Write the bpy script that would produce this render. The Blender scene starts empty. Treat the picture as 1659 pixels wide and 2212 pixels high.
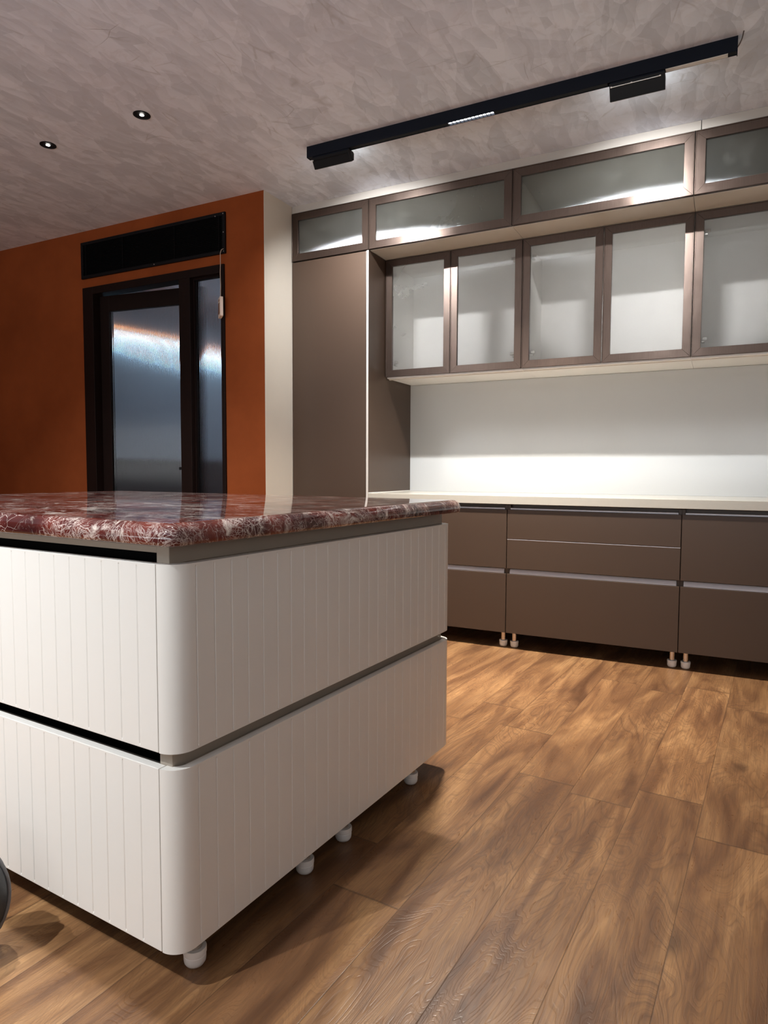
import bpy, bmesh, math, random
from mathutils import Vector, Matrix
random.seed(4)
S = bpy.context.scene
COL = S.collection

# ---------------------------------------------------------------- camera
yaw, pitch, roll, F = -0.4697, -0.0612, 0.0037, 1437.6
cy, sy, cp, sp = math.cos(yaw), math.sin(yaw), math.cos(pitch), math.sin(pitch)
fwd = Vector((sy * cp, cy * cp, sp)); rgt = Vector((cy, -sy, 0)); upv = rgt.cross(fwd)
r2 = rgt * math.cos(roll) + upv * math.sin(roll); u2 = upv * math.cos(roll) - rgt * math.sin(roll)
cam_d = bpy.data.cameras.new('camera'); cam = bpy.data.objects.new('camera', cam_d); COL.objects.link(cam)
cam_d.sensor_fit = 'HORIZONTAL'; cam_d.sensor_width = 36.0; cam_d.lens = F / 1659 * 36.0
cam_d.clip_start = 0.05
M = Matrix((r2, u2, -fwd)).transposed().to_4x4(); M.translation = Vector((0, 0, 1.026))
cam.matrix_world = M
S.camera = cam

# ---------------------------------------------------------------- world, exposure
W = bpy.data.worlds.new('world'); S.world = W; W.use_nodes = True
W.node_tree.nodes['Background'].inputs[0].default_value = (0.9, 0.8, 0.72, 1)
W.node_tree.nodes['Background'].inputs[1].default_value = 0.02
S.view_settings.view_transform = 'Standard'; S.view_settings.look = 'None'
S.view_settings.gamma = 1; S.view_settings.use_curve_mapping = False
S.view_settings.exposure = 1.05
try:
    S.cycles.use_denoising = True; S.cycles.denoiser = 'OPENIMAGEDENOISE'
    S.cycles.sample_clamp_indirect = 6.0; S.cycles.sample_clamp_direct = 0
    S.cycles.max_bounces = 10; S.cycles.transparent_max_bounces = 16
    S.cycles.caustics_reflective = False; S.cycles.caustics_refractive = False
    S.cycles.blur_glossy = 0.3
except Exception:
    pass
FLOOD = 15.0          # watts of each wall-washing head
SPOT = 92.0           # watts of each ceiling spot
GRILLE = 20.0
COOL = 4.0           # light strip in the room behind the fluted glass
REAR_FILL = 88.0           # watts of the fill light added behind the viewer to lift the ambient
FAR = 8.0             # radiance, panel added to brighten the room behind the glass

# ---------------------------------------------------------------- mesh helpers
class MB:
    def __init__(s): s.v = []; s.f = []
    def box(s, x0, x1, y0, y1, z0, z1):
        return s.hexa([(x0, y0, z0), (x1, y0, z0), (x1, y1, z0), (x0, y1, z0),
                       (x0, y0, z1), (x1, y0, z1), (x1, y1, z1), (x0, y1, z1)])
    def hexa(s, p):
        n = len(s.v); s.v += [tuple(q) for q in p]
        s.f += [(n, n+3, n+2, n+1), (n+4, n+5, n+6, n+7), (n, n+1, n+5, n+4), (n+1, n+2, n+6, n+5),
                (n+2, n+3, n+7, n+6), (n+3, n, n+4, n+7)]
        return s
    def loops(s, loops, cap=True, closed=True):
        """stack of equal-length loops joined by quads"""
        n = len(s.v); m = len(loops[0])
        for L in loops: s.v += [tuple(q) for q in L]
        for k in range(len(loops) - 1):
            for i in range(m if closed else m - 1):
                a = n + k*m + i; b = n + k*m + (i+1) % m
                s.f.append((a, b, b + m, a + m))
        if cap:
            s.f.append(tuple(n + i for i in reversed(range(m))))
            s.f.append(tuple(n + (len(loops)-1)*m + i for i in range(m)))
        return s
    def prism(s, prof, z0, z1):
        return s.loops([[(x, y, z0) for x, y in prof], [(x, y, z1) for x, y in prof]])
    def prism_x(s, prof, x0, x1):
        return s.loops([[(x0, y, z) for y, z in prof], [(x1, y, z) for y, z in prof]])
    def lathe(s, cx, cy_, prof, n=28, cap=True):
        L = [[(cx + r*math.cos(2*math.pi*i/n), cy_ + r*math.sin(2*math.pi*i/n), z) for i in range(n)] for r, z in prof]
        return s.loops(L, cap=cap)
    def tube(s, pts, r, n=8):
        pts = [Vector(p) for p in pts]; L = []
        for i, p in enumerate(pts):
            t = (pts[min(i+1, len(pts)-1)] - pts[max(i-1, 0)]).normalized()
            a = t.orthogonal().normalized() if i == 0 else (a - t * a.dot(t)).normalized()
            b = t.cross(a)
            L.append([tuple(p + a*r*math.cos(2*math.pi*k/n) + b*r*math.sin(2*math.pi*k/n)) for k in range(n)])
        return s.loops(L)
    def ring(s, x0, x1, z0, z1, w, y0, y1):
        """mitred rectangular frame in the XZ plane, from y0 (front) to y1"""
        o = [(x0, z0), (x1, z0), (x1, z1), (x0, z1)]
        i = [(x0+w, z0+w), (x1-w, z0+w), (x1-w, z1-w), (x0+w, z1-w)]
        for k in range(4):
            a, b, c, d = o[k], o[(k+1) % 4], i[(k+1) % 4], i[k]
            s.hexa([(a[0], y0, a[1]), (b[0], y0, b[1]), (c[0], y0, c[1]), (d[0], y0, d[1]),
                    (a[0], y1, a[1]), (b[0], y1, b[1]), (c[0], y1, c[1]), (d[0], y1, d[1])])
        return s

def fix_normals(me):
    bm = bmesh.new(); bm.from_mesh(me); bmesh.ops.recalc_face_normals(bm, faces=bm.faces); bm.to_mesh(me); bm.free()

def obj(name, mb, mat, parent=None, off=(0, 0, 0), bevel=0.0, smooth=None, seg=2):
    me = bpy.data.meshes.new(name)
    me.from_pydata([(x-off[0], y-off[1], z-off[2]) for x, y, z in mb.v], [], mb.f)
    fix_normals(me); me.materials.append(mat)
    o = bpy.data.objects.new(name, me); COL.objects.link(o)
    if parent is not None: o.parent = parent
    if smooth:
        for p in me.polygons: p.use_smooth = True
        bm = bmesh.new(); bm.from_mesh(me)
        for e in bm.edges:
            e.smooth = not (len(e.link_faces) == 2 and e.calc_face_angle(0) > math.radians(smooth))
        bm.to_mesh(me); bm.free()
    if bevel and not smooth:
        m = o.modifiers.new('bevel', 'BEVEL'); m.width = bevel; m.segments = seg; m.limit_method = 'ANGLE'
        m.angle_limit = math.radians(40); m.harden_normals = False
    return o

def tag(o, label, cat, group=None):
    o['label'] = label; o['category'] = cat
    if group: o['group'] = group
    return o

class Thing:
    def __init__(s, name, label, cat, loc, rz=0, group=None, frame=None):
        """loc in frame coordinates; frame None = world"""
        s.off = loc
        s.root = bpy.data.objects.new(name, None); COL.objects.link(s.root)
        s.root.empty_display_size = 0.1
        wl = frame @ Vector(loc) if frame is not None else Vector(loc)
        s.root.location = wl; s.root.rotation_euler = (0, 0, rz)
        if label: tag(s.root, label, cat, group)
    def part(s, name, mb, mat, parent=None, **k):
        return obj(name, mb, mat, parent or s.root, s.off, **k)

def struct(name, mb, mat, **k):
    o = obj(name, mb, mat, **k); o['kind'] = 'structure'; return o

# ---------------------------------------------------------------- node helpers
class NT:
    def __init__(s, name):
        s.m = bpy.data.materials.new(name); s.m.use_nodes = True
        s.t = s.m.node_tree; s.b = s.t.nodes['Principled BSDF']; s.out = s.t.nodes['Material Output']
    def n(s, typ, **k):
        q = s.t.nodes.new(typ)
        for a, b in k.items(): setattr(q, a, b)
        return q
    def l(s, a, b): s.t.links.new(a, b)
    def set(s, sock, v):
        if isinstance(v, bpy.types.NodeSocket): s.l(v, sock)
        else: sock.default_value = v
    def math(s, op, a, b=None, c=None, clamp=False):
        q = s.n('ShaderNodeMath', operation=op); q.use_clamp = clamp
        for i, v in enumerate((a, b, c)):
            if v is not None: s.set(q.inputs[i], v)
        return q.outputs[0]
    def mix(s, f, a, b, mode='MIX'):
        q = s.n('ShaderNodeMix', data_type='RGBA', blend_type=mode)
        s.set(q.inputs['Factor'], f)
        for k, v in (('A', a), ('B', b)):
            sock = [x for x in q.inputs if x.name == k and x.type == 'RGBA'][0]
            s.set(sock, tuple(v) + (1,) if isinstance(v, (tuple, list)) and len(v) == 3 else v)
        return [x for x in q.outputs if x.type == 'RGBA'][0]
    def coord(s, scale=(1, 1, 1), rot=(0, 0, 0), loc=(0, 0, 0), src=None):
        if src is None: src = s.n('ShaderNodeTexCoord').outputs['Object']
        mp = s.n('ShaderNodeMapping')
        mp.inputs['Scale'].default_value = scale; mp.inputs['Rotation'].default_value = rot; mp.inputs['Location'].default_value = loc
        s.l(src, mp.inputs[0]); return mp.outputs[0]
    def noise(s, vec, scale, detail=4, rough=.55, dist=0.0):
        q = s.n('ShaderNodeTexNoise'); s.l(vec, q.inputs['Vector'])
        q.inputs['Scale'].default_value = scale; q.inputs['Detail'].default_value = detail
        q.inputs['Roughness'].default_value = rough; q.inputs['Distortion'].default_value = dist
        return q.outputs['Fac'], q.outputs['Color']
    def vor(s, vec, scale, feat='F1', rnd=1.0):
        q = s.n('ShaderNodeTexVoronoi', feature=feat); s.l(vec, q.inputs['Vector'])
        q.inputs['Scale'].default_value = scale; q.inputs['Randomness'].default_value = rnd
        return q
    def ramp(s, f, stops, interp='LINEAR'):
        q = s.n('ShaderNodeValToRGB'); s.l(f, q.inputs[0]); e = q.color_ramp.elements
        q.color_ramp.interpolation = interp
        while len(e) < len(stops): e.new(0.5)
        for k, (p, c) in enumerate(stops):
            e[k].position = p; e[k].color = (c, c, c, 1) if isinstance(c, (int, float)) else tuple(c) + (1,)
        return q.outputs[0]
    def bump(s, h, strength=.2, dist=.01, normal=None):
        q = s.n('ShaderNodeBump'); s.l(h, q.inputs['Height'])
        q.inputs['Strength'].default_value = strength; q.inputs['Distance'].default_value = dist
        if normal: s.l(normal, q.inputs['Normal'])
        return q.outputs[0]
    def P(s, **k):
        for a, v in k.items():
            sock = s.b.inputs[a.replace('_', ' ')]
            if isinstance(v, (tuple, list)) and len(v) == 3: v = tuple(v) + (1,)
            s.set(sock, v)
        return s

def plain(name, col, rough=.5, metal=0.0, var=.06, nscale=6, bump=0.0, bscale=200, spec=.5, coat=0.0, stretch=(1, 1, 1)):
    t = NT(name); c = t.coord(stretch)
    f, _ = t.noise(c, nscale, 3)
    a = tuple(x*(1-var) for x in col); b = tuple(min(1, x*(1+var)) for x in col)
    t.P(Base_Color=t.mix(f, a, b), Roughness=rough, Metallic=metal)
    t.b.inputs['Specular IOR Level'].default_value = spec
    t.b.inputs['Coat Weight'].default_value = coat
    if bump:
        g, _ = t.noise(c, bscale, 2); t.l(t.bump(g, bump, .002), t.b.inputs['Normal'])
    return t.m

def emit(name, col, strength):
    t = NT(name); t.P(Base_Color=(.8, .8, .8), Emission_Color=col, Emission_Strength=strength); return t.m

# ---------------------------------------------------------------- materials
def mat_ceiling():
    t = NT('trowelled_plaster'); c = t.coord()
    _, wc = t.noise(c, 1.3, 3)
    wv = t.n('ShaderNodeVectorMath', operation='MULTIPLY_ADD'); t.l(wc, wv.inputs[0]); wv.inputs[1].default_value = (.22, .22, .22); t.l(c, wv.inputs[2])
    w = wv.outputs[0]
    layers = []; hs = []
    for k, (sc, rot, st) in enumerate(((9, .5, (1, .34, 1)), (15, -.7, (1, .30, 1)), (24, 1.3, (1, .36, 1)), (6, 2.1, (1, .40, 1)))):
        vv = t.coord(st, (0, 0, rot), (k*3.1, k*1.7, 0), src=w)
        q = t.vor(vv, sc); sep = t.n('ShaderNodeSeparateColor'); t.l(q.outputs['Color'], sep.inputs[0])
        # each stroke: a sloping flake, one edge crisp
        local = t.n('ShaderNodeVectorMath', operation='SUBTRACT'); t.l(q.outputs['Position'], local.inputs[0])
        ms = t.n('ShaderNodeVectorMath', operation='SCALE'); t.l(vv, ms.inputs[0]); ms.inputs['Scale'].default_value = 1.0
        t.l(ms.outputs[0], local.inputs[1])
        sx = t.n('ShaderNodeSeparateXYZ'); t.l(local.outputs[0], sx.inputs[0])
        slope = t.math('MULTIPLY', sx.outputs[0], sc * .5)
        h = t.math('ADD', sep.outputs[0], slope)
        layers.append(h)
    tot = layers[0]
    for h in layers[1:]: tot = t.math('ADD', tot, h)
    tot = t.math('MULTIPLY', tot, .25)
    big, _ = t.noise(c, .9, 4)
    fine, _ = t.noise(w, 14, 6, .65, .6)
    base = t.mix(t.ramp(tot, [(.3, 0.0), (.72, 1.0)]), (.56, .60, .67), (.80, .85, .94))
    base = t.mix(t.math('MULTIPLY', t.ramp(big, [(.35, 0.0), (.7, 1.0)]), .5), base, (.74, .74, .84))
    base = t.mix(t.math('MULTIPLY', t.ramp(fine, [(.3, 1.0), (.5, 0.0)]), .35), base, (.52, .52, .55))
    # crisp trowel edges
    e1 = t.vor(t.coord((1, .22, 1), (0, 0, .9), src=w), 7.0, 'DISTANCE_TO_EDGE')
    e2 = t.vor(t.coord((.3, 1, 1), (0, 0, .2), src=w), 8.5, 'DISTANCE_TO_EDGE')
    m1, _ = t.noise(c, 5.5, 2); m2, _ = t.noise(c, 4.3, 2)
    l1 = t.math('MULTIPLY', t.ramp(e1.outputs['Distance'], [(0, 1.0), (.02, 0.0)]), t.ramp(m1, [(.56, 0.0), (.62, 1.0)]))
    l2 = t.math('MULTIPLY', t.ramp(e2.outputs['Distance'], [(0, 1.0), (.018, 0.0)]), t.ramp(m2, [(.58, 0.0), (.64, 1.0)]))
    ln = t.math('MAXIMUM', l1, l2)
    base = t.mix(t.math('MULTIPLY', ln, .36), base, (.30, .28, .28))
    t.P(Base_Color=base, Roughness=t.ramp(tot, [(.3, .62), (.7, .42)]))
    t.b.inputs['Specular IOR Level'].default_value = .35
    hsum = t.math('ADD', t.math('MULTIPLY', tot, .9), t.math('MULTIPLY', fine, .25))
    hsum = t.math('SUBTRACT', hsum, t.math('MULTIPLY', ln, .3))
    t.l(t.bump(hsum, .30, .006), t.b.inputs['Normal'])
    return t.m

def mat_wood_floor():
    t = NT('walnut_laminate'); c = t.coord((1, 1, 1), (0, 0, .07))
    sx = t.n('ShaderNodeSeparateXYZ'); t.l(c, sx.inputs[0]); X, Y = sx.outputs[0], sx.outputs[1]
    PW, PL = .187, 1.21
    u = t.math('DIVIDE', t.math('ADD', X, .926 + 20*PW), PW)
    i = t.math('FLOOR', u); fu = t.math('FRACT', u)
    wn = t.n('ShaderNodeTexWhiteNoise', noise_dimensions='1D'); t.l(i, wn.inputs['W'])
    v = t.math('ADD', t.math('DIVIDE', t.math('ADD', Y, 12.0), PL), wn.outputs['Value'])
    j = t.math('FLOOR', v); fv = t.math('FRACT', v)
    cb = t.n('ShaderNodeCombineXYZ'); t.l(i, cb.inputs[0]); t.l(j, cb.inputs[1])
    w2 = t.n('ShaderNodeTexWhiteNoise', noise_dimensions='2D'); t.l(cb.outputs[0], w2.inputs['Vector'])
    idc = w2.outputs['Color']; idv = w2.outputs['Value']
    off = t.n('ShaderNodeVectorMath', operation='SCALE'); t.l(idc, off.inputs[0]); off.inputs['Scale'].default_value = 37.0
    pos = t.n('ShaderNodeVectorMath', operation='ADD'); t.l(c, pos.inputs[0]); t.l(off.outputs[0], pos.inputs[1])
    p = pos.outputs[0]
    def at(sc): return t.coord(sc, src=p)
    fig, _ = t.noise(at((5.5, 1.7, 1)), 1.0, 2.2, .5, 1.1)          # broad figure -> growth-ring contours
    wob, _ = t.noise(at((30, 4, 1)), 1.0, 2, .5)
    ph = t.math('ADD', t.math('MULTIPLY', fig, 120.0), t.math('MULTIPLY', wob, 5.0))
    rings = t.math('SINE', ph)
    rings2 = t.math('SINE', t.math('MULTIPLY', ph, 2.6))
    amp, _ = t.noise(at((4, 1.4, 1)), 1.0, 2, .5)
    broad, _ = t.noise(at((8, 1.5, 1)), 1.0, 4, .55, 1.4)
    fib, _ = t.noise(at((210, 5.0, 1)), 1.0, 3, .6)
    pores, _ = t.noise(at((420, 16.0, 1)), 1.0, 2, .5)
    base = t.ramp(broad, [(.28, (.105, .047, .021)), (.40, (.185, .088, .039)), (.53, (.295, .150, .064)), (.70, (.45, .250, .110))])
    ra = t.ramp(amp, [(.38, .06), (.62, .42)])
    base = t.mix(t.math('MULTIPLY', t.ramp(rings, [(0, 0.0), (.5, .25), (1, 1.0)]), ra), base, (.105, .052, .028))
    base = t.mix(t.math('MULTIPLY', t.ramp(rings2, [(.4, 0.0), (1, 1.0)]), .16), base, (.09, .045, .024))
    base = t.mix(t.math('MULTIPLY', t.ramp(fib, [(.38, 1.0), (.58, 0.0)]), .34), base, (.10, .05, .026))
    base = t.mix(.85, base, t.mix(idv, (.84, .81, .80), (1.08, 1.04, 1.0)), 'MULTIPLY')
    # knots
    kn = t.vor(at((3.4, 1.5, 1)), 1.0)
    kmask = t.ramp(kn.outputs['Distance'], [(.02, 1.0), (.10, 0.0)])
    ks, _ = t.noise(at((2, .9, 1)), 1.0, 1)
    base = t.mix(t.math('MULTIPLY', t.math('MULTIPLY', kmask, t.ramp(ks, [(.55, 0.0), (.6, 1.0)])), .75), base, (.065, .032, .018))
    su = t.math('MINIMUM', fu, t.math('SUBTRACT', 1.0, fu)); sv = t.math('MINIMUM', fv, t.math('SUBTRACT', 1.0, fv))
    seam = t.math('MAXIMUM', t.ramp(su, [(.003, 1.0), (.008, 0.0)]), t.ramp(sv, [(.0005, 1.0), (.0014, 0.0)]))
    base = t.mix(t.math('MULTIPLY', seam, .6), base, (.05, .028, .016))
    t.P(Base_Color=base)
    t.P(Roughness=t.ramp(t.math('ADD', t.math('MULTIPLY', rings2, .10), fib), [(.3, .40), (.75, .27)]))
    t.b.inputs['Specular IOR Level'].default_value = .5
    h = t.math('ADD', t.math('MULTIPLY', t.ramp(rings2, [(.5, 1.0), (.9, 0.0)]), .55), t.math('MULTIPLY', pores, .7))
    h = t.math('SUBTRACT', h, t.math('MULTIPLY', seam, 2.0))
    t.l(t.bump(h, .22, .0012), t.b.inputs['Normal'])
    return t.m

def mat_marble():
    t = NT('red_marble'); c = t.coord((1, 1, 1), (0, 0, .35))
    _, w1 = t.noise(c, 3.0, 4); _, w2 = t.noise(c, 14, 3)
    a = t.n('ShaderNodeVectorMath', operation='MULTIPLY_ADD'); t.l(w1, a.inputs[0]); a.inputs[1].default_value = (.35, .35, .2); t.l(c, a.inputs[2])
    b = t.n('ShaderNodeVectorMath', operation='MULTIPLY_ADD'); t.l(w2, b.inputs[0]); b.inputs[1].default_value = (.05, .05, .04); t.l(a.outputs[0], b.inputs[2])
    v = b.outputs[0]
    blot, _ = t.noise(v, 7, 5, .6)
    base = t.ramp(blot, [(.3, (.022, .006, .007)), (.5, (.080, .016, .014)), (.70, (.19, .040, .026))])
    def web(sc, wd, st=(1, 1, 1)):
        q = t.vor(t.coord(st, src=v), sc, 'DISTANCE_TO_EDGE'); return t.ramp(q.outputs['Distance'], [(0, 1.0), (wd, 0.0)])
    m1, _ = t.noise(c, 3.2, 3); m2, _ = t.noise(c, 6.5, 3, .6, .5); m3, _ = t.noise(t.coord((1, 1, 1), (0, 0, 0), (5, 5, 0)), 9, 3)
    k1 = t.math('MULTIPLY', web(11, .008, (1, .7, 1)), t.ramp(m1, [(.45, .1), (.6, 1.0)]))
    k2 = t.math('MULTIPLY', web(32, .020), t.ramp(m2, [(.46, .03), (.58, 1.0)]))
    k3 = t.math('MULTIPLY', web(85, .05), t.ramp(m3, [(.46, 0.0), (.56, .95)]))
    k = t.math('MAXIMUM', k1, t.math('MAXIMUM', k2, k3))
    cl, _ = t.noise(t.coord((1, 1.6, 1), src=v), 12, 7, .72, .5)
    cloud = t.math('MULTIPLY', t.ramp(cl, [(.53, 0.0), (.64, .95)]), t.ramp(m1, [(.44, .15), (.56, 1.0)]))
    def wisp(sc, wd, dist, mk):
        q, _ = t.noise(t.coord((.7, 1.5, 1), src=a.outputs[0]), sc, 7, .62, dist)
        return t.math('MULTIPLY', t.ramp(t.math('ABSOLUTE', t.math('SUBTRACT', q, .5)), [(0, 1.0), (wd, 0.0)]), mk)
    k = t.math('MAXIMUM', k, t.math('MAXIMUM', wisp(5, .008, 1.2, t.ramp(m2, [(.40, .1), (.55, 1.0)])), wisp(13, .012, .8, t.ramp(m3, [(.44, .1), (.56, 1.0)]))))
    base = t.mix(t.math('MULTIPLY', k, .74), base, (.70, .58, .52))
    base = t.mix(cloud, base, (.74, .63, .55))
    t.P(Base_Color=base, Roughness=.07)
    t.b.inputs['Specular IOR Level'].default_value = .5; t.b.inputs['Coat Weight'].default_value = .25; t.b.inputs['Coat Roughness'].default_value = .03
    return t.m

def mat_cab_glass():
    """thin cabinet glass with a fine grainy face: mostly clear, glossy, a little milky"""
    t = NT('grained_glass'); c = t.coord()
    t.t.nodes.remove(t.b)
    g, _ = t.noise(t.coord((1, 1, .5)), 420, 2, .5)
    g2, _ = t.noise(t.coord((1, 1, .06)), 170, 2)
    nrm = t.bump(t.math('ADD', g, g2), .22, .0008)
    tr = t.n('ShaderNodeBsdfTransparent'); tr.inputs[0].default_value = (.985, .98, .975, 1)
    gl = t.n('ShaderNodeBsdfGlossy'); gl.inputs['Roughness'].default_value = .30; gl.inputs['Anisotropy'].default_value = .93; tg = t.n('ShaderNodeCombineXYZ'); tg.inputs[2].default_value = 1.0; t.l(tg.outputs[0], gl.inputs['Tangent']); gl.inputs['Color'].default_value = (1, 1, 1, 1); t.l(nrm, gl.inputs['Normal'])
    df = t.n('ShaderNodeBsdfDiffuse'); df.inputs[0].default_value = (.55, .55, .50, 1)
    fr = t.n('ShaderNodeFresnel'); fr.inputs[0].default_value = 1.5
    sm, _ = t.noise(t.coord((1, 1, 1)), 7, 5, .65, 1.0)
    m1 = t.n('ShaderNodeMixShader'); t.l(t.math('ADD', t.ramp(sm, [(.5, 0.0), (.8, .025)]), .02), m1.inputs[0]); tl = t.n('ShaderNodeBsdfTranslucent'); tl.inputs[0].default_value = (.9, .9, .88, 1); m0 = t.n('ShaderNodeMixShader'); m0.inputs[0].default_value = .21; t.l(tr.outputs[0], m0.inputs[1]); t.l(tl.outputs[0], m0.inputs[2]); t.l(m0.outputs[0], m1.inputs[1]); t.l(df.outputs[0], m1.inputs[2])
    m2 = t.n('ShaderNodeMixShader'); t.l(fr.outputs[0], m2.inputs[0]); t.l(m1.outputs[0], m2.inputs[1]); t.l(gl.outputs[0], m2.inputs[2])
    t.l(m2.outputs[0], t.out.inputs[0]); return t.m

def mat_fluted():
    t = NT('fluted_glass'); t.P(Base_Color=(.93, .96, .97), Roughness=.11, IOR=1.45)
    t.b.inputs['Transmission Weight'].default_value = 1.0
    return t.m

def mat_bronze():
    t = NT('brushed_bronze'); c = t.coord()
    f, _ = t.noise(t.coord((1, 1, .04)), 300, 3)
    s, _ = t.noise(c, 9, 6, .7, .8)
    t.P(Base_Color=t.mix(f, (.066, .044, .034), (.108, .075, .060)), Metallic=.7,
        Roughness=t.ramp(s, [(.4, .30), (.7, .42)]))
    t.l(t.bump(f, .08, .0006), t.b.inputs['Normal'])
    tg = t.n('ShaderNodeCombineXYZ'); tg.inputs[2].default_value = 1.0; t.l(tg.outputs[0], t.b.inputs['Tangent']); t.b.inputs['Anisotropic'].default_value = .7
    return t.m

M_CEIL = mat_ceiling(); M_FLOOR = mat_wood_floor(); M_MARBLE = mat_marble(); M_GLASS = mat_cab_glass()
M_FLUTED = mat_fluted(); M_BRONZE = mat_bronze()
def mat_orange():
    t = NT('burnt_orange_paint'); c = t.coord()
    a, _ = t.noise(c, 2.2, 5, .6); b, _ = t.noise(c, 90, 2)
    t.P(Base_Color=t.mix(t.ramp(a, [(.3, 0.0), (.7, 1.0)]), (.20, .044, .010), (.26, .060, .0145)), Roughness=.9); t.b.inputs['Specular IOR Level'].default_value = .15
    t.l(t.bump(b, .12, .002), t.b.inputs['Normal']); return t.m
M_ORANGE = mat_orange()
M_CREAM_WALL = plain('cream_wall_paint', (.62, .55, .46), .65, var=.03, bump=.08, bscale=120)
M_ROOM = plain('greige_wall_paint', (.78, .75, .71), .7, var=.03)
M_TRIM = plain('greige_board', (.43, .385, .34), .45, var=.02)
M_BROWN = plain('brown_laminate', (.066, .041, .028), .38, spec=.35, var=.05, nscale=3, bump=.05, bscale=500)
M_BROWN_EDGE = plain('pale_edge_band', (.62, .58, .54), .35, var=.02)
M_CARCASS = plain('cream_carcass_board', (.89, .86, .82), .45, var=.02)
M_TOPBOX = plain('shaded_cream_board', (.40, .37, .32), .45, var=.02)  # cream carcass board, with the shade of the unlit interior in its colour
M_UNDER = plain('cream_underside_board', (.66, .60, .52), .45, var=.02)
M_SPLASH = plain('white_back_panel', (.54, .54, .53), .12, var=.01, spec=.4)
M_COUNTER = plain('pale_quartz', (.46, .43, .37), .25, var=.04, nscale=60)
M_ALU = plain('satin_aluminium', (.66, .66, .71), .45, .2, var=.04, nscale=30)
M_ISLAND = plain('cream_satin_lacquer', (.79, .765, .715), .32, var=.012, nscale=4, spec=.4)
M_ISLAND_BODY = plain('taupe_board', (.34, .29, .235), .45, var=.03)
M_BLACK = plain('black_recess', (.003, .003, .003), .8, var=.02, spec=.03)
M_DARK_FRAME = plain('dark_stained_frame', (.009, .004, .003), .5, spec=.14, var=.25, nscale=12, stretch=(3, 3, .5))
M_TRACK = plain('black_navy_powdercoat', (.004, .006, .012), .6, var=.1, spec=.15)
M_HEAD = plain('matt_black_metal', (.005, .005, .006), .55, var=.1, spec=.2)
M_CHROME = plain('steel_tube', (.70, .62, .55), .22, 1.0, var=.05, nscale=50)
M_FOOT = plain('white_plastic', (.86, .83, .79), .4, var=.03, nscale=20)
M_VENT = plain('black_grille_paint', (.004, .004, .005), .5, var=.2, spec=.15)
M_SCREW = plain('bright_screw', (.75, .74, .72), .3, 1.0, var=.02)
M_OPAL = plain('opal_diffuser', (.62, .58, .54), .4, var=.02)
M_REMOTE = plain('aged_white_plastic', (.85, .72, .62), .45, var=.05)
M_REMOTE_KEY = plain('brown_keypad', (.22, .12, .08), .5, var=.2, nscale=80)
M_CORD = plain('beige_cord', (.45, .36, .28), .6, var=.1)
M_WIRE = plain('dark_wire', (.06, .04, .035), .5, var=.2)
M_BACKWALL = plain('pale_grey_blue_paint', (.42, .43, .46), .6, var=.05)
M_DADO = plain('dark_taupe_panel', (.10, .085, .08), .5, var=.05)
M_NYLON = plain('dark_grey_nylon', (.035, .036, .038), .42, var=.15, nscale=9, bump=.25, bscale=900)
M_PIPING = plain('grey_piping', (.12, .115, .115), .6, var=.15, nscale=200, bump=.3, bscale=700)
M_CLEAR = plain('hinge_nickel', (.62, .60, .55), .3, 1.0, var=.05)

# ---------------------------------------------------------------- key dimensions (metres)
ZC = 2.7438; YO = 3.4007; YT = 3.6918; YK = 4.3291; XR = -2.5602
T = [-2.5563, -1.9867, -1.0844, -0.1696, 0.7460]          # upper units
YW = 3.9212; ZW1, ZW0 = 2.3870, 1.6352
ZT1, ZT0 = 2.6965, 2.3887
YQ = 3.692; YB = 3.711; ZCT, ZCB = 0.8877, 0.8410
XL, XRIGHT, YBACK = -5.9, 2.2, -2.6

# ---------------------------------------------------------------- room shell
struct('floor', MB().box(XL-.1, XRIGHT+.1, YBACK-.1, 8.3, -.1, 0), M_FLOOR)
struct('ceiling', MB().box(XL-.1, XRIGHT+.1, YBACK-.1, 8.3, ZC, ZC+.1), M_CEIL)
DX0, DX1, DZ = -4.1805, -2.8710, 2.3417
struct('wall_orange', MB().box(XL, DX0, YO, YO+.12, 0, ZC).box(DX1, XR-.002, YO, YO+.12, 0, ZC).box(DX0, DX1, YO, YO+.12, DZ, ZC), M_ORANGE)
struct('wall_return', MB().box(XR-.12, XR, YO+.121, YK+.1, 0, ZC).box(XR-.0019, XR, YO+.0002, YO+.121, 0, ZC), M_CREAM_WALL)
struct('wall_kitchen', MB().box(XR, T[4]+.12, YK, YK+.1, 0, ZC), M_CREAM_WALL)
struct('wall_right_return', MB().box(T[4]+.004, T[4]+.12, 3.3, YK, 0, ZC).box(T[4]+.12, XRIGHT, 3.3, 3.4, 0, ZC), M_CREAM_WALL)
struct('wall_right', MB().box(XRIGHT, XRIGHT+.1, YBACK, 3.4, 0, ZC), M_ROOM)
struct('wall_left', MB().box(XL-.1, XL, YBACK, YO+.12, 0, ZC), M_ORANGE)
WX0, WX1, WZ0, WZ1 = -4.6, 1.4, .25, 2.45
struct('wall_rear', MB().box(XL-.1, WX0, YBACK-.1, YBACK, 0, ZC).box(WX1, XRIGHT+.1, YBACK-.1, YBACK, 0, ZC)
       .box(WX0, WX1, YBACK-.1, YBACK, 0, WZ0).box(WX0, WX1, YBACK-.1, YBACK, WZ1, ZC), M_ROOM)
wf = MB().ring(WX0, WX1, WZ0, WZ1, .05, YBACK-.08, YBACK-.02)
for k in (1, 2, 3): wf.box(WX0+1.5*k-.025, WX0+1.5*k+.025, YBACK-.08, YBACK-.02, WZ0+.05, WZ1-.05)
struct('added_window_1', wf, M_HEAD)  # framed opening invented behind the viewer to hold the fill light
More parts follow.
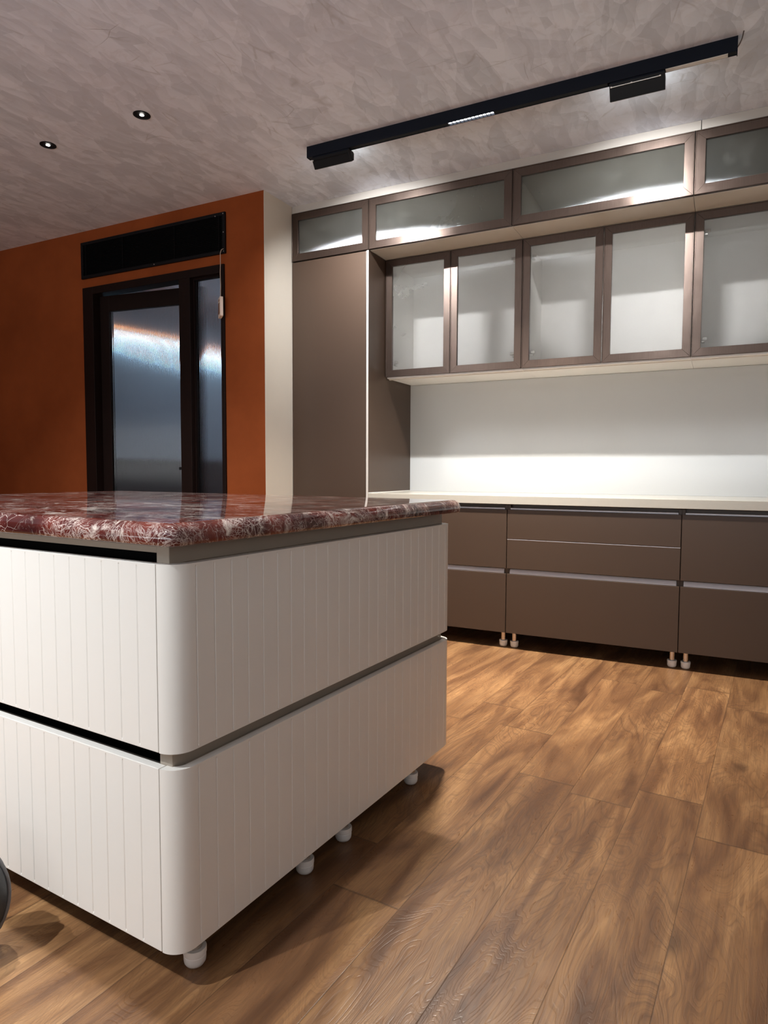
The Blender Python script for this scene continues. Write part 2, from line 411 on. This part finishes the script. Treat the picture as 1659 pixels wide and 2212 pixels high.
wd = bpy.data.lights.new('rear_fill_light', 'AREA'); wd.shape = 'RECTANGLE'; wd.size = WX1-WX0-.1; wd.size_y = WZ1-WZ0-.1  # unseen fill light, added to lift the ceiling and ambient
wd.energy = REAR_FILL; wd.color = (.95, .98, 1.0)
wo = bpy.data.objects.new('rear_fill_light', wd); COL.objects.link(wo)
wo.location = ((WX0+WX1)/2, YBACK-.085, (WZ0+WZ1)/2); wo.rotation_euler = (math.radians(155), 0, 0)
# room beyond the glazed door
BX = -5.0
struct('wall_far_left', MB().box(BX-.1, BX, YO+.12, 8.2, 0, ZC), M_BACKWALL)
struct('wall_far_right', MB().box(XR-.16, XR-.12, YO+.12, 8.2, 0, ZC), M_BACKWALL)
struct('wall_far_end', MB().box(BX-.1, XR-.12, 8.2, 8.3, 0, ZC), M_BACKWALL)
struct('trim_3', MB().box(BX, BX+.012, YO+.125, 8.195, 0, 1.11).box(BX, BX+.03, YO+.125, 8.195, 1.11, 1.135), M_DADO)
# closing boards between the upper cabinets and the ceiling
XF = -0.1443
struct('trim_1', MB().box(XR+.002, XF-.0015, YT+.004, YT+.022, ZT1+.002, ZC-.0005), M_TRIM, bevel=.0008)
struct('trim_2', MB().box(XF+.0015, T[4], YT+.004, YT+.022, ZT1+.002, ZC-.0005), M_TRIM, bevel=.0008)

# ---------------------------------------------------------------- glazed door in the orange wall
def ribbed(x0, x1, y, z0, z1, pitch=.0122, amp=.0018, th=.006):
    n = max(2, round((x1-x0)/pitch)); m = n*6
    front = [(x0+(x1-x0)*k/m, y - amp*abs(math.sin(math.pi*k/6))) for k in range(m+1)]
    prof = front + [(x1, y+th), (x0, y+th)]
    return MB().prism(prof, z0, z1)
door = bpy.data.objects.new('door_1', None); COL.objects.link(door); door['kind'] = 'structure'
door.location = (DX0, YO, 0); doff = (DX0, YO, 0)
JL, MX0, MX1, SR = -4.0742, -3.2527, -3.1570, -2.8990
fr = MB().box(DX0+.001, JL, YO-.012, YO+.085, 0.002, DZ-.001).box(SR, DX1-.001, YO-.012, YO+.085, 0.002, DZ-.001)
fr.box(JL, SR, YO-.012, YO+.085, 2.2885, DZ-.001)
obj('door_frame', fr, M_DARK_FRAME, door, doff, bevel=.002)
obj('mullion', MB().box(MX0, MX1, YO-.012, YO+.085, .002, 2.2885), M_DARK_FRAME, door, doff, bevel=.002)
obj('sidelight_frame', MB().ring(MX1, SR, .002, 2.2885, .010, YO+.02, YO+.06), M_DARK_FRAME, door, doff)
obj('sidelight_glass', ribbed(MX1+.009, SR-.009, YO+.036, .02, 2.280, amp=.0011), M_FLUTED, door, doff, smooth=35)
# leaf ajar: hinge on the left, swung a few degrees into the far room
leaf = bpy.data.objects.new('door_leaf', None); COL.objects.link(leaf); leaf.parent = door
leaf.location = (JL+.006-DX0, .045, 0); leaf.rotation_euler = (0, 0, math.radians(6.5))
lo = (0, 0, 0); LW = .855
lf = MB().box(0, .082, 0, .038, .01, 2.282).box(LW-.082, LW, 0, .038, .01, 2.282)
lf.box(.082, LW-.082, 0, .038, 2.172, 2.282).box(.082, LW-.082, 0, .038, .01, .13)
obj('leaf_frame', lf, M_DARK_FRAME, leaf, lo, bevel=.002)
obj('leaf_glass', ribbed(.080, LW-.080, .016, .125, 2.175), M_FLUTED, leaf, lo, smooth=35)
hd = MB().box(LW-.055, LW-.03, -.012, 0, .98, 1.12).box(LW-.15, LW-.035, -.045, -.03, 1.03, 1.05).box(LW-.05, LW-.035, -.045, -.01, 1.03, 1.05)
obj('door_handle', hd, M_HEAD, leaf, lo, bevel=.003)

# cool strip and an added amber line along the far left wall
ls = Thing('wall_light_strip', 'long cool white strip light glowing blurrily behind the fluted glass door', 'light', (BX, 5.8, 2.22))
ls.part('housing', MB().box(BX+.001, BX+.060, 3.7, 7.9, 2.245, 2.262), M_ALU)
ls.part('diffuser', MB().box(BX+.018, BX+.056, 3.72, 7.88, 2.222, 2.2445), emit('cool_strip_glow', (.42, .74, 1.0), COOL))
ws = Thing('added_amber_line', 'thin glowing line added for the amber streak above the cool glow behind the fluted glass door', 'light', (BX, 5.8, 2.29))  # glowing line added to imitate an orange streak, no known lamp
ws.part('housing', MB().box(BX+.001, BX+.02, 3.7, 7.9, 2.285, 2.30), M_ALU)
ws.part('diffuser', MB().box(BX+.02, BX+.026, 3.72, 7.88, 2.283, 2.302), emit('added_amber_glow', (1.0, .36, .10), 1.6))

fl_ = Thing('added_fill_panel', 'unseen fill panel added on the ceiling of the far room behind the fluted glass', 'light', (-3.7, 5.6, ZC))  # made-up panel, put in to brighten the far room
fl_.part('frame', MB().box(-4.0, -3.4, 5.3, 5.9, ZC-.012, ZC-.0005), M_ALU, bevel=.002)
fl_.part('diffuser', MB().box(-3.98, -3.42, 5.32, 5.88, ZC-.0135, ZC-.012), emit('fill_panel_glow', (.62, .80, 1.0), FAR))
# ---------------------------------------------------------------- air grille above the door
VX0, VX1, VZ0, VZ1 = -4.184, -2.856, 2.404, 2.661
v = Thing('air_vent_grille', 'long black slatted air vent set in the orange wall above the glass door', 'vent', (VX0, YO, VZ0))
v.part('backing', MB().box(VX0+.01, VX1-.01, YO-.003, YO-.001, VZ0+.01, VZ1-.01), M_BLACK)
v.part('frame', MB().ring(VX0, VX1, VZ0, VZ1, .022, YO-.016, YO-.001), M_VENT, bevel=.002)
NS = 19
for k in range(NS):
    z = VZ0+.028 + (VZ1-VZ0-.056)*k/(NS-1)
    sl = MB().hexa([(VX0+.02, YO-.014, z-.0025), (VX1-.02, YO-.014, z-.0025), (VX1-.02, YO-.003, z+.002), (VX0+.02, YO-.003, z+.002),
                    (VX0+.02, YO-.014, z-.0010), (VX1-.02, YO-.014, z-.0010), (VX1-.02, YO-.003, z+.0035), (VX0+.02, YO-.003, z+.0035)])
    v.part('slat', sl, M_VENT)
for x in (VX0+.05, VX0+.42, VX0+.9, VX1-.05):
    v.part('brace', MB().box(x, x+.004, YO-.0155, YO-.012, VZ0+.02, VZ1-.02), M_VENT)
for x, z in ((VX1-.010, VZ0+.012), (VX1-.010, VZ0+.13), (VX1-.012, VZ1-.012), (VX0+.72, VZ0+.010), (VX1-.075, VZ1-.02)):
    s_ = MB().loops([[(x+.0035*math.cos(a*math.pi/4), YO-.019+d, z+.0035*math.sin(a*math.pi/4)) for a in range(8)] for d in (0, .004)])
    v.part('screw', s_, M_SCREW)

# wired controller dangling from the grille
rx, ry, rz = -2.875, YO-.040, 2.060
rc = Thing('wired_controller', 'small off-white controller dangling on a cord below the right end of the black vent', 'remote control', (rx, ry, 1.993), rz=0)
bod = MB()
def rrect(w, h, r, n=4):
    P = []
    for cxs, czs, a0 in ((1, -1, -90), (1, 1, 0), (-1, 1, 90), (-1, -1, 180)):
        for k in range(n+1):
            a = math.radians(a0 + 90*k/n); P.append((cxs*(w/2-r)+r*math.cos(a), czs*(h/2-r)+r*math.sin(a)))
    return P
def ctrl(w, h, r, d0, d1, up=0, right=0):
    ax = Vector((.80, -.60, 0)); nz = Vector((0, 0, 1)); ny = Vector((.60, .80, 0))
    c0 = Vector((rx, ry, rz))
    return MB().loops([[tuple(c0 + ax*(px+right) + nz*(pz+up+(px+right)*.15) + ny*d) for px, pz in rrect(w, h, r)] for d in (d0, d1)])
rc.part('housing', ctrl(.060, .122, .008, -.009, .009), M_REMOTE, bevel=.002, smooth=40)
rc.part('keypad', ctrl(.032, .070, .003, -.0105, -.009, -.006, -.006), M_REMOTE_KEY)
rc.part('display', ctrl(.018, .014, .002, -.0106, -.009, .043, -.002), M_REMOTE_KEY)
cp_ = [(-2.868, YO-.017, 2.430), (-2.872, YO-.030, 2.422), (-2.8760, YO-.036, 2.400), (-2.874, YO-.038, 2.33), (-2.877, YO-.038, 2.27), (-2.873, YO-.039, 2.20), (rx, ry, 2.118)]
rc.part('cord', MB().tube(cp_, .0024), M_CORD, smooth=60)

# ---------------------------------------------------------------- kitchen: uppers
def framed_door(th, x0, x1, z0, z1, y, hinge=None, w=.043):
    """glazed aluminium door, front face at y, 20 mm thick"""
    g = .0018
    x0 += g; x1 -= g; z0 += g; z1 -= g
    fm = MB().ring(x0+.004, x1-.004, z0+.004, z1-.004, w-.004, y, y+.020).ring(x0, x1, z0, z1, .0042, y-.0035, y+.020)
    d = th.part('door', fm, M_BRONZE, bevel=.0008, seg=1)
    th.part('glass_pane', MB().box(x0+w-.006, x1-w+.006, y+.010, y+.014, z0+w-.006, z1-w+.006), M_GLASS, parent=d)
    if hinge:
        hx = x0+w+.006 if hinge == 'L' else x1-w-.030
        for hz in (z0+.085, z1-.105):
            h = MB().box(hx, hx+.024, y+.022, y+.034, hz, hz+.016).box(hx-.004 if hinge == 'L' else hx+.012, hx+.012 if hinge == 'L' else hx+.028, y+.022, y+.052, hz-.012, hz-.002)
            th.part('hinge', h, M_CLEAR, parent=d, bevel=.002)
    return d

def shell(th, x0, x1, y0, y1, z0, z1, t=.016, mat=None):
    x0 += .0006; x1 -= .0006
    m = MB().box(x0, x0+t, y0, y1, z0, z1).box(x1-t, x1, y0, y1, z0, z1)
    m.box(x0+t, x1-t, y0, y1, z1-t, z1).box(x0+t, x1-t, y0, y1, z0, z0+t).box(x0+t, x1-t, y1-.008, y1, z0+t, z1-t)
    return th.part('carcass', m, mat or M_CARCASS, bevel=.0006, seg=1)

UL = ['narrow glass-fronted lift-up cabinet above the tall brown cabinet',
      'wide glass-fronted top cabinet with a bright streak, second from the cream wall return',
      'wide glass-fronted top cabinet above the third and fourth framed doors',
      'dark glass-fronted top cabinet cut off by the right edge of the picture']
for k in range(4):
    x0, x1 = T[k], T[k+1]
    if k == 0: x0 = XR + .004
    th = Thing('top_cabinet', UL[k], 'cabinet', ((x0+x1)/2, YT+.3, ZT0), group='glass-fronted cabinets under the ceiling')
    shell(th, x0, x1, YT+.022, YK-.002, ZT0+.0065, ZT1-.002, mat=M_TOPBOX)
    framed_door(th, x0, x1, ZT0, ZT1, YT, w=.046)
# pale soffit boards under the top cabinets
for k in (1, 2, 3):
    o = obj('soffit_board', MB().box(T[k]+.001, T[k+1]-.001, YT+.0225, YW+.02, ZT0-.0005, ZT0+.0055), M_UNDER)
    tag(o, ['pale board under the second top cabinet, above the first two framed doors',
            'pale board under the third top cabinet, above the third and fourth framed doors',
            'pale board under the dark top cabinet at the right edge'][k-1], 'board', 'pale boards under the top cabinets')

WD = [T[1]+.004, (T[1]+T[2])/2, T[2], (T[2]+T[3])/2, T[3], (T[3]+T[4])/2, T[4]]
WL = ['wall cabinet with two framed glass doors, nearest the tall brown cabinet',
      'middle wall cabinet with two framed glass doors, the left one showing cream inside',
      'wall cabinet with framed glass doors cut off by the right edge of the picture']
for k in range(3):
    x0, x1 = WD[2*k], WD[2*k+2]
    th = Thing('wall_cabinet', WL[k], 'cabinet', ((x0+x1)/2, YW+.2, ZW0), group='wall cabinets over the worktop')
    shell(th, x0, x1, YW+.022, YK-.002, ZW0-.004, ZW1)
    framed_door(th, x0, WD[2*k+1], ZW0+.002, ZW1, YW, 'L')
    framed_door(th, WD[2*k+1], x1, ZW0+.002, ZW1, YW, 'R' if k == 0 else None)
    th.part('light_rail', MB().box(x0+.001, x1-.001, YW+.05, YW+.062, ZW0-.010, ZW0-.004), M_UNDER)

# ---------------------------------------------------------------- tall cabinet
def foot(th, x, y, z1, fl=.0):
    """steel tube leg in a white plastic cup"""
    L = th.part('leg', MB().lathe(x, y, [(.0145, .010), (.0145, z1)]), M_CHROME, smooth=40)
    th.part('foot_cup', MB().lathe(x, y, [(.013, .0005), (.0185, .0025), (.0220, .008), (.0230, .014), (.0232, .0225), (.0222, .0235), (.0222, .0255), (.0240, .0265), (.0240, .0370), (.0230, .0385), (.0150, .0385)]), M_FOOT, parent=L, smooth=40)
    return L
tc = Thing('tall_cabinet', 'tall matt brown cabinet between the cream wall return and the worktop', 'cabinet', ((XR+T[1])/2, YT+.3, 0))
x0, x1 = XR+.004, T[1]
tc.part('door', MB().box(x0+.002, x1-.018, YT, YT+.019, .0953, ZT0-.006), M_BROWN, bevel=.0012)
tc.part('side_panel', MB().box(x1-.016, x1, YT+.001, YK-.002, .0953, ZT0-.002), M_BROWN, bevel=.001)
tc.part('edge_band', MB().box(x1-.0145, x1-.0005, YT-.0005, YT+.001, .0953, ZT0-.004), M_BROWN_EDGE)
tc.part('carcass', MB().box(x0+.002, x1-.018, YT+.022, YK-.002, .0953, ZT0-.003), M_CARCASS)
tc.part('joint_bead', MB().box(x1, x1+.004, YQ+.002, YK-.004, ZCT+.0004, ZCT+.004), M_CARCASS)
for fx in (x0+.06, x1-.06):
    for fy in (YT+.07, YK-.08): foot(tc, fx, fy, .0953)

# ---------------------------------------------------------------- base run
BL = ['brown base unit of two stacked fronts, half hidden behind the island corner',
      'wide brown base unit with two slim drawers over one deep front',
      'brown base unit cut off by the right edge of the picture']
for k in range(3):
    x0, x1 = T[k+1] + (.001 if k == 0 else 0), T[k+2]
    x0 += -.0085 if k else 0; x1 += -.0085 if k < 2 else 0
    th = Thing('base_cabinet', BL[k], 'cabinet', ((x0+x1)/2, YB+.3, 0), group='brown base units under the worktop')
    g = .002
    cb = MB().box(x0, x0+.016, YB+.020, YK-.02, .0953, .836).box(x1-.016, x1, YB+.020, YK-.02, .0953, .836)
    cb.box(x0+.016, x1-.016, YB+.020, YK-.02, .0953, .111).box(x0+.016, x1-.016, YB+.045, YK-.02, .111, .836)
    th.part('carcass', cb, M_BROWN, bevel=.0008, seg=1)
    def front(nm, z0, z1): th.part(nm, MB().box(x0+g, x1-g, YB, YB+.0185, z0, z1), M_BROWN, bevel=.0012)
    front('drawer_front', .0953, .4387)
    if k == 1:
        front('drawer_front', .4708, .6380); front('drawer_front', .6420, .8095)
        th.part('edge_profile', MB().box(x0+g, x1-g, YB+.001, YB+.018, .6380, .6400), M_ALU)
    else: front('drawer_front', .4708, .8095)
    # recessed finger-grip rails
    for z0, z1 in ((.4300, .4660), (.7950, .8190)):
        pr = [(YB+.019, z0), (YB+.030, z0), (YB+.030, z1), (YB+.021, z1), (YB+.010, .4475 if z1 < .6 else .8180), (YB+.010, .4400 if z1 < .6 else .8115), (YB+.019, .4400 if z1 < .6 else .8115)]
        th.part('grip_rail', MB().prism_x(pr, x0+.017, x1-.017), M_ALU)
    for fx in (x0+.036, x1-.030):
        for fy in (3.7756, YK-.10): foot(th, fx, fy, .0953)

wt = obj('worktop', MB().box(T[1]+.0005, T[4], YQ, YK-.001, ZCB, ZCT), M_COUNTER, bevel=.0015)
tag(wt, 'long pale worktop running along the wall on the brown base units', 'worktop')
sp_ = obj('splashback_panel', MB().box(T[1]+.001, T[4], YK-.009, YK-.0012, ZCT+.0005, ZW0-.006), M_SPLASH)
tag(sp_, 'glossy white back panel on the wall between worktop and wall cabinets', 'panel')

# ---------------------------------------------------------------- track lighting
TX0, TX1, TY0, TY1, TZ = -2.0190, -.0015, 3.0610, 3.0950, 2.6860
tr = Thing('lighting_track', 'long black lighting track across the plastered ceiling', 'track', ((TX0+TX1)/2, (TY0+TY1)/2, ZC))
tr.part('housing', MB().box(TX0, TX1, TY0, TY0+.004, TZ, ZC-.0003).box(TX0, TX1, TY1-.004, TY1, TZ, ZC-.0003).box(TX0, TX1, TY0+.004, TY1-.004, 2.715, ZC-.0003), M_TRACK, bevel=.0006, seg=1)
tr.part('end_cap', MB().box(TX0-.003, TX0, TY0, TY1, TZ, ZC-.0003), M_TRACK)
tr.part('end_cap', MB().box(TX1, TX1+.003, TY0, TY1, TZ-.004, ZC-.0003), M_TRACK)
for a, b in ((TX0+.002, -1.99), (-1.765, -1.2240), (-.9950, -.492), (-.0310, TX1)): tr.part('cover_strip', MB().box(a, b, TY0+.005, TY1-.005, TZ+.002, TZ+.006), M_HEAD)
tr.part('power_cord', MB().tube([(TX1+.001, TY0+.010, 2.702), (.008, TY0+.004, 2.712), (.016, TY0-.006, 2.726), (.021, TY0-.020, 2.745)], .0022), M_WIRE, smooth=60)
M_FLOODGLOW = emit('flood_diffuser_glow', (.93, 1.0, .985), 12.0)
def area(name, parent, loc, rot, sx, sy_, watts, col, spread):
    ld = bpy.data.lights.new(name, 'AREA'); ld.shape = 'RECTANGLE'; ld.size = sx; ld.size_y = sy_
    ld.energy = watts; ld.color = col; ld.spread = math.radians(spread)
    o = bpy.data.objects.new(name, ld); COL.objects.link(o); o.parent = parent; o.location = loc; o.rotation_euler = rot
    return o
def flood(xa, xb, label, cham, zb):
    t_ = Thing('flood_head', label, 'light', ((xa+xb)/2, 3.078, TZ), group='black swivelling heads on the ceiling track')
    t_.part('adapter', MB().box(xa+.006, xb-.004, TY0+.006, TY1-.006, TZ-.006, TZ+.010), M_TRACK, bevel=.001)
    pr = [(3.0665, 2.6835), (3.0980, zb), (3.1180, zb+.008), (3.1190, 2.678), (3.1100, 2.6845)]
    c = .012 if cham else .002
    L = []
    for x, s_ in ((xa, 0), (xb-c, 0), (xb, 1)):
        L.append([(x if not s_ else x, y, z if not s_ else max(z, zb+c)) for y, z in pr])
    t_.part('lamp_body', MB().loops(L), M_HEAD, bevel=.0012)
    t_.part('diffuser', MB().box(xa+.010, xb-.014, 3.1192, 3.1202, zb+.013, 2.672), M_FLOODGLOW)
    area('flood_beam', t_.root, (0, 3.1215-3.078, (zb+2.675)/2-TZ), (math.radians(42), 0, 0), xb-xa-.03, .034, FLOOD, (.93, .97, 1.0), 122)
    t_.part('pivot_rod', MB().tube([(xa+.006, 3.0710, 2.668), (xb-.016, 3.0710, 2.668)], .0018), M_HEAD if cham else M_SCREW, smooth=60)
    for px in ((xa+.008,) if cham else (xa+.008, (xa+xb)/2 - .02, xb-.018)):
        t_.part('pivot_pin', MB().tube([(px-.003, 3.069, 2.668), (px+.003, 3.069, 2.668)], .0032), M_SCREW, smooth=60)
flood(-1.996, -1.766, 'black wall-washing lamp head at the left end of the ceiling track', True, 2.634)
flood(-.484, -.264, 'black wall-washing lamp head towards the right end of the ceiling track', False, 2.622)
gl = Thing('grille_light', 'slim lit module of white louvre cells in the middle of the ceiling track', 'light', (-1.109, 3.078, TZ))
gx0, gx1, NC = -1.2225, -.9965, 12
gl.part('housing', MB().box(gx0, gx1, TY0+.005, TY1-.005, TZ+.012, TZ+.022), M_HEAD)
gl.part('louvre', (lambda m: [m.box(gx0+(gx1-gx0)*k/NC-.0008, gx0+(gx1-gx0)*k/NC+.0008, TY0+.005, TY1-.005, TZ+.0005, TZ+.010) for k in range(NC+1)] and m)(MB()), M_HEAD)
gl.part('diffuser', MB().box(gx0+.001, gx1-.001, TY0+.006, TY1-.006, TZ+.0085, TZ+.0115), emit('louvre_glow', (.95, .97, 1.0), 9.0))
area('grille_beam', gl.root, (0, 0, -.002), (0, 0, 0), .21, .02, GRILLE, (1.0, .93, .84), 95)
ln = obj('linear_lamp', MB().box(-.2620, -.0325, TY0+.0045, TY1-.0045, TZ-.002, TZ+.012), M_OPAL, bevel=.001)
tag(ln, 'unlit strip module with a pale diffuser at the right end of the ceiling track', 'light')

# ---------------------------------------------------------------- recessed ceiling spots
DLS = [(-2.5604, 2.4379, 'small black recessed ceiling spot nearer the lighting track, between it and the left edge', .6),
       (-3.2377, 2.4331, 'small black recessed ceiling spot nearest the left edge of the picture', .6)]
HID = [(-2.45, -.45, 1.0, 27), (-1.75, -.60, 1.3, 27), (-3.9, 2.43, .6, 0), (-3.0, -.3, 1.0, 0), (-.95, 1.0, .35, 0), (-1.95, 1.0, .9, 0)]
M_SPOTGLOW = emit('spot_lamp_glow', (1.0, .95, .88), 18.0)
def downlight(x, y, label, pw, tilt=0):
    g_ = 'recessed spots in the plastered ceiling'
    t_ = Thing('recessed_spot', label, 'light', (x, y, ZC), group=g_)
    prof_o = [(.0405, ZC-.0003), (.0405, ZC-.003), (.0365, ZC-.0035), (.0350, ZC-.0010)]
    t_.part('trim_ring', MB().lathe(x, y, prof_o, 32, cap=False), M_HEAD, smooth=50)
    t_.part('reflector', MB().lathe(x, y, [(.0350, ZC-.0012), (.016, ZC-.0006), (.0001, ZC-.0005)], 32, cap=False), M_HEAD, smooth=50)
    t_.part('lamp', MB().lathe(x, y, [(.010, ZC-.0022), (.007, ZC-.0040), (.0005, ZC-.0045)], 20, cap=False), M_SPOTGLOW, smooth=50)
    ld = bpy.data.lights.new('spot_beam', 'SPOT'); ld.energy = SPOT*pw; ld.color = (.94, .98, 1.0)
    ld.spot_size = math.radians(68 if tilt else 88); ld.spot_blend = .9; ld.shadow_soft_size = .022
    lo_ = bpy.data.objects.new('spot_beam', ld); COL.objects.link(lo_); lo_.parent = t_.root; lo_.location = (0, 0, -.012); lo_.rotation_euler = (math.radians(tilt), 0, 0)
for x, y, lb, pw in DLS: downlight(x, y, lb, pw)
for x, y, pw, tl_ in HID: downlight(x, y, 'black recessed ceiling spot out of view in front of the island', pw, tl_)

# ---------------------------------------------------------------- island
IR = -0.0675
IO = Vector((-.8999, .9117, 0)); IM = Matrix.Translation(IO) @ Matrix.Rotation(IR, 4, 'Z')
isl = Thing('kitchen_island', 'large cream kitchen island with vertical grooves and rounded corners, on low feet', 'kitchen island', (-.86, .6, 0), rz=IR, frame=IM)
IX0, IY1 = -1.715, 1.2200
Z0, Z1, Z2, Z3 = .0870, .4541, .4853, .8496
CR = .045; DEP = .0022; GW = .0020

def groove_profile(axis_pts, depth):
    """outline points along a straight face with V notches; axis_pts = notch positions"""
    out = []
    for a in axis_pts: out += [(a-GW, 0), (a, depth), (a+GW, 0)]
    return out

def end_panel(z0, z1, x_face=0.0, mirror=False):
    sg = 1
    pitch = .0481; g = [.0569 + pitch*k for k in range(24)]
    g = [q for q in g if q < IY1-CR-.01]
    def prof(dep):
        P = [(-CR-.0005, .0185), (-CR-.0005, 0)]
        for k in range(1, 13):
            a = -math.pi/2 + math.pi/2*k/12; P.append((-CR + CR*math.cos(a), CR + CR*math.sin(a)))
        for q, d in groove_profile(g, dep): P.append((-d, q))
        for k in range(0, 13):
            a = math.pi/2*k/12; P.append((-CR + CR*math.cos(a), IY1-CR + CR*math.sin(a)))
        P += [(-CR-.0005, IY1), (-CR-.0005, IY1-.0185)]
        ri = CR-.0185
        for k in range(12, -1, -1):
            a = math.pi/2*k/12; P.append((-CR + ri*math.cos(a), IY1-CR + ri*math.sin(a)))
        for k in range(12, -1, -1):
            a = -math.pi/2 + math.pi/2*k/12; P.append((-CR + ri*math.cos(a), CR + ri*math.sin(a)))
        return P
    zs = [(z0, 0), (z0+.004, 0), (z0+.0075, DEP), (z1-.0075, DEP), (z1-.004, 0), (z1, 0)]
    L = []
    for z, d in zs:
        pr = prof(d)
        if mirror: pr = [(IX0 - px, py) for px, py in pr]
        L.append([(px, py, z) for px, py in pr])
    return MB().loops(L)

def front_panel(xa, xb, z0, z1, back=False):
    pitch = .0525; n = int((xb-xa)/pitch)
    g = [xb - .0525*k for k in range(1, 60) if xb - .0525*k > xa+.012]
    g = g[::-1]
    def prof(dep):
        P = [(xa, 0)]
        for q, d in groove_profile(g, dep): P.append((q, d))
        P += [(xb, 0), (xb, .0185), (xa, .0185)]
        if back: P = [(px, IY1-py) for px, py in P]
        return P
    zs = [(z0, 0), (z0+.004, 0), (z0+.0075, DEP), (z1-.0075, DEP), (z1-.004, 0), (z1, 0)]
    return MB().loops([[(px, py, z) for px, py in prof(d)] for z, d in zs])

CX = -.031; CXL = IX0+.031; CYF = .0190; CYB = IY1-.0190
body = MB().box(-.0657, CX, CYF, CYB, Z0+.004, .8868).box(CXL, IX0+.0657, CYF, CYB, Z0+.004, .8868)
body.box(IX0+.0657, -.0657, CYF, CYB, .8680, .8868)
body.box(IX0+.0657, -.0657, CYF+.045, CYB-.045, Z0+.004, .8680)
body.box(IX0+.0657, -.0657, CYF, CYB, Z0+.004, Z0+.02)
isl.part('carcass', body, M_ISLAND_BODY, bevel=.0008, seg=1)
for ya, yb in ((CYF+.0405, CYF+.0445), (CYB-.0445, CYB-.0405)):
    isl.part('finger_recess', MB().box(IX0+.066, -.066, ya, yb, .8300, .8675), M_BLACK)
    isl.part('finger_recess', MB().box(IX0+.066, -.066, ya, yb, .4300, .5000), M_BLACK)
# ledges behind the end panels
for zt in (Z1-.020, Z3-.016):
    isl.part('ledge', MB().box(CX, -.019, .05, IY1-.05, zt, zt+.016), M_ISLAND_BODY)
    isl.part('ledge', MB().box(IX0+.019, CXL, .05, IY1-.05, zt, zt+.016), M_ISLAND_BODY)
for z0, z1 in ((Z0, Z1), (Z2, Z3)):
    isl.part('end_panel', end_panel(z0, z1), M_ISLAND, smooth=18)
    isl.part('end_panel', end_panel(z0, z1, mirror=True), M_ISLAND, smooth=18)
    xm = (-.0475 + IX0+.0475)/2
    isl.part('drawer_front', front_panel(xm+.0015, -.0480, z0, z1), M_ISLAND, bevel=.0012)
    isl.part('drawer_front', front_panel(IX0+.0480, xm-.0015, z0, z1), M_ISLAND, bevel=.0012)
    isl.part('back_panel', front_panel(IX0+.0480, -.0480, z0, z1, back=True), M_ISLAND, bevel=.0012)
for fx in (-.0555, -.86, IX0+.0555):
    for fy in (.0920, .4645, .6396, 1.0322): 
        foot(isl, fx, fy, Z0+.003)

# marble top: rounded corners, bull-nosed upper edge
def slab(x0, x1, y0, y1, z0, z1, rc):
    def outline(ins):
        P = []; r = max(.002, rc-ins)
        for cx_, cy_, a0 in ((x1-ins-r, y0+ins+r, -90), (x1-ins-r, y1-ins-r, 0), (x0+ins+r, y1-ins-r, 90), (x0+ins+r, y0+ins+r, 180)):
            for k in range(9):
                a = math.radians(a0 + 90*k/8); P.append((cx_ + r*math.cos(a), cy_ + r*math.sin(a)))
        return P
    h = z1-z0; L = []
    for ins, z in ((.006, z0), (.0015, z0+.0025), (.0, z0+.008), (.0, z0+.014)):
        L.append([(x, y, z) for x, y in outline(ins)])
    R = z1-(z0+.014)
    for k in range(1, 9):
        a = math.pi/2*k/8; L.append([(x, y, z0+.014 + R*math.sin(a)) for x, y in outline(R*(1-math.cos(a)))])
    return MB().loops(L)
mt = Thing('marble_worktop', 'thick polished dark red marble slab with white veins on the cream island', 'worktop', (-.86, .6, .888), rz=IR, frame=IM)
mt.part('slab', slab(IX0-.027, .026, -.026, IY1+.026, .8872, .9295, .026), M_MARBLE, smooth=50)

# ---------------------------------------------------------------- padded bag at the left edge
bc = Vector((-1.4000, .7480, .1400)); BR = .132
bg = Thing('padded_bag', 'round dark grey padded bag with grey piping on the floor beside the island', 'bag', (bc.x, bc.y, 0))
nv = Vector((-bc.x, -bc.y, .0)).normalized(); nv = (nv + Vector((-.25, -.05, .10))).normalized()
ux = Vector((0, 0, 1)).cross(nv).normalized(); uy = nv.cross(ux)
def ringp(r, d, n=48, wob=0.0):
    o = []
    for k in range(n):
        a = 2*math.pi*k/n; rr = r*(1 + wob*math.sin(3*a+1) + wob*.6*math.sin(7*a))
        o.append(tuple(bc + ux*rr*math.cos(a) + uy*rr*math.sin(a) + nv*(d + wob*.25*math.sin(5*a+r*60))))
    return o
bm_ = MB().loops([ringp(r, d, wob=w_) for r, d, w_ in ((.004, -.075, 0), (.07, -.073, .01), (.11, -.06, .01), (BR-.004, -.03, .004), (BR, 0, 0), (BR-.004, .018, .004), (.112, .034, .012), (.085, .044, .03), (.05, .050, .04), (.02, .052, .02), (.003, .053, 0))])
b_ = bg.part('padded_body', bm_, M_NYLON, smooth=80)
tor = MB(); P = [ringp(BR+.001, .004)[k] for k in range(48)]; P.append(P[0])
bg.part('piping', MB().tube(P, .0042), M_PIPING, smooth=60)
hp = [tuple(bc + uy*(BR-.004) + ux*(.05*math.cos(a)) + uy*(.035*math.sin(a))) for a in [math.pi*k/12 for k in range(13)]]
bg.part('grab_handle', MB().tube(hp, .006), M_PIPING, smooth=60)
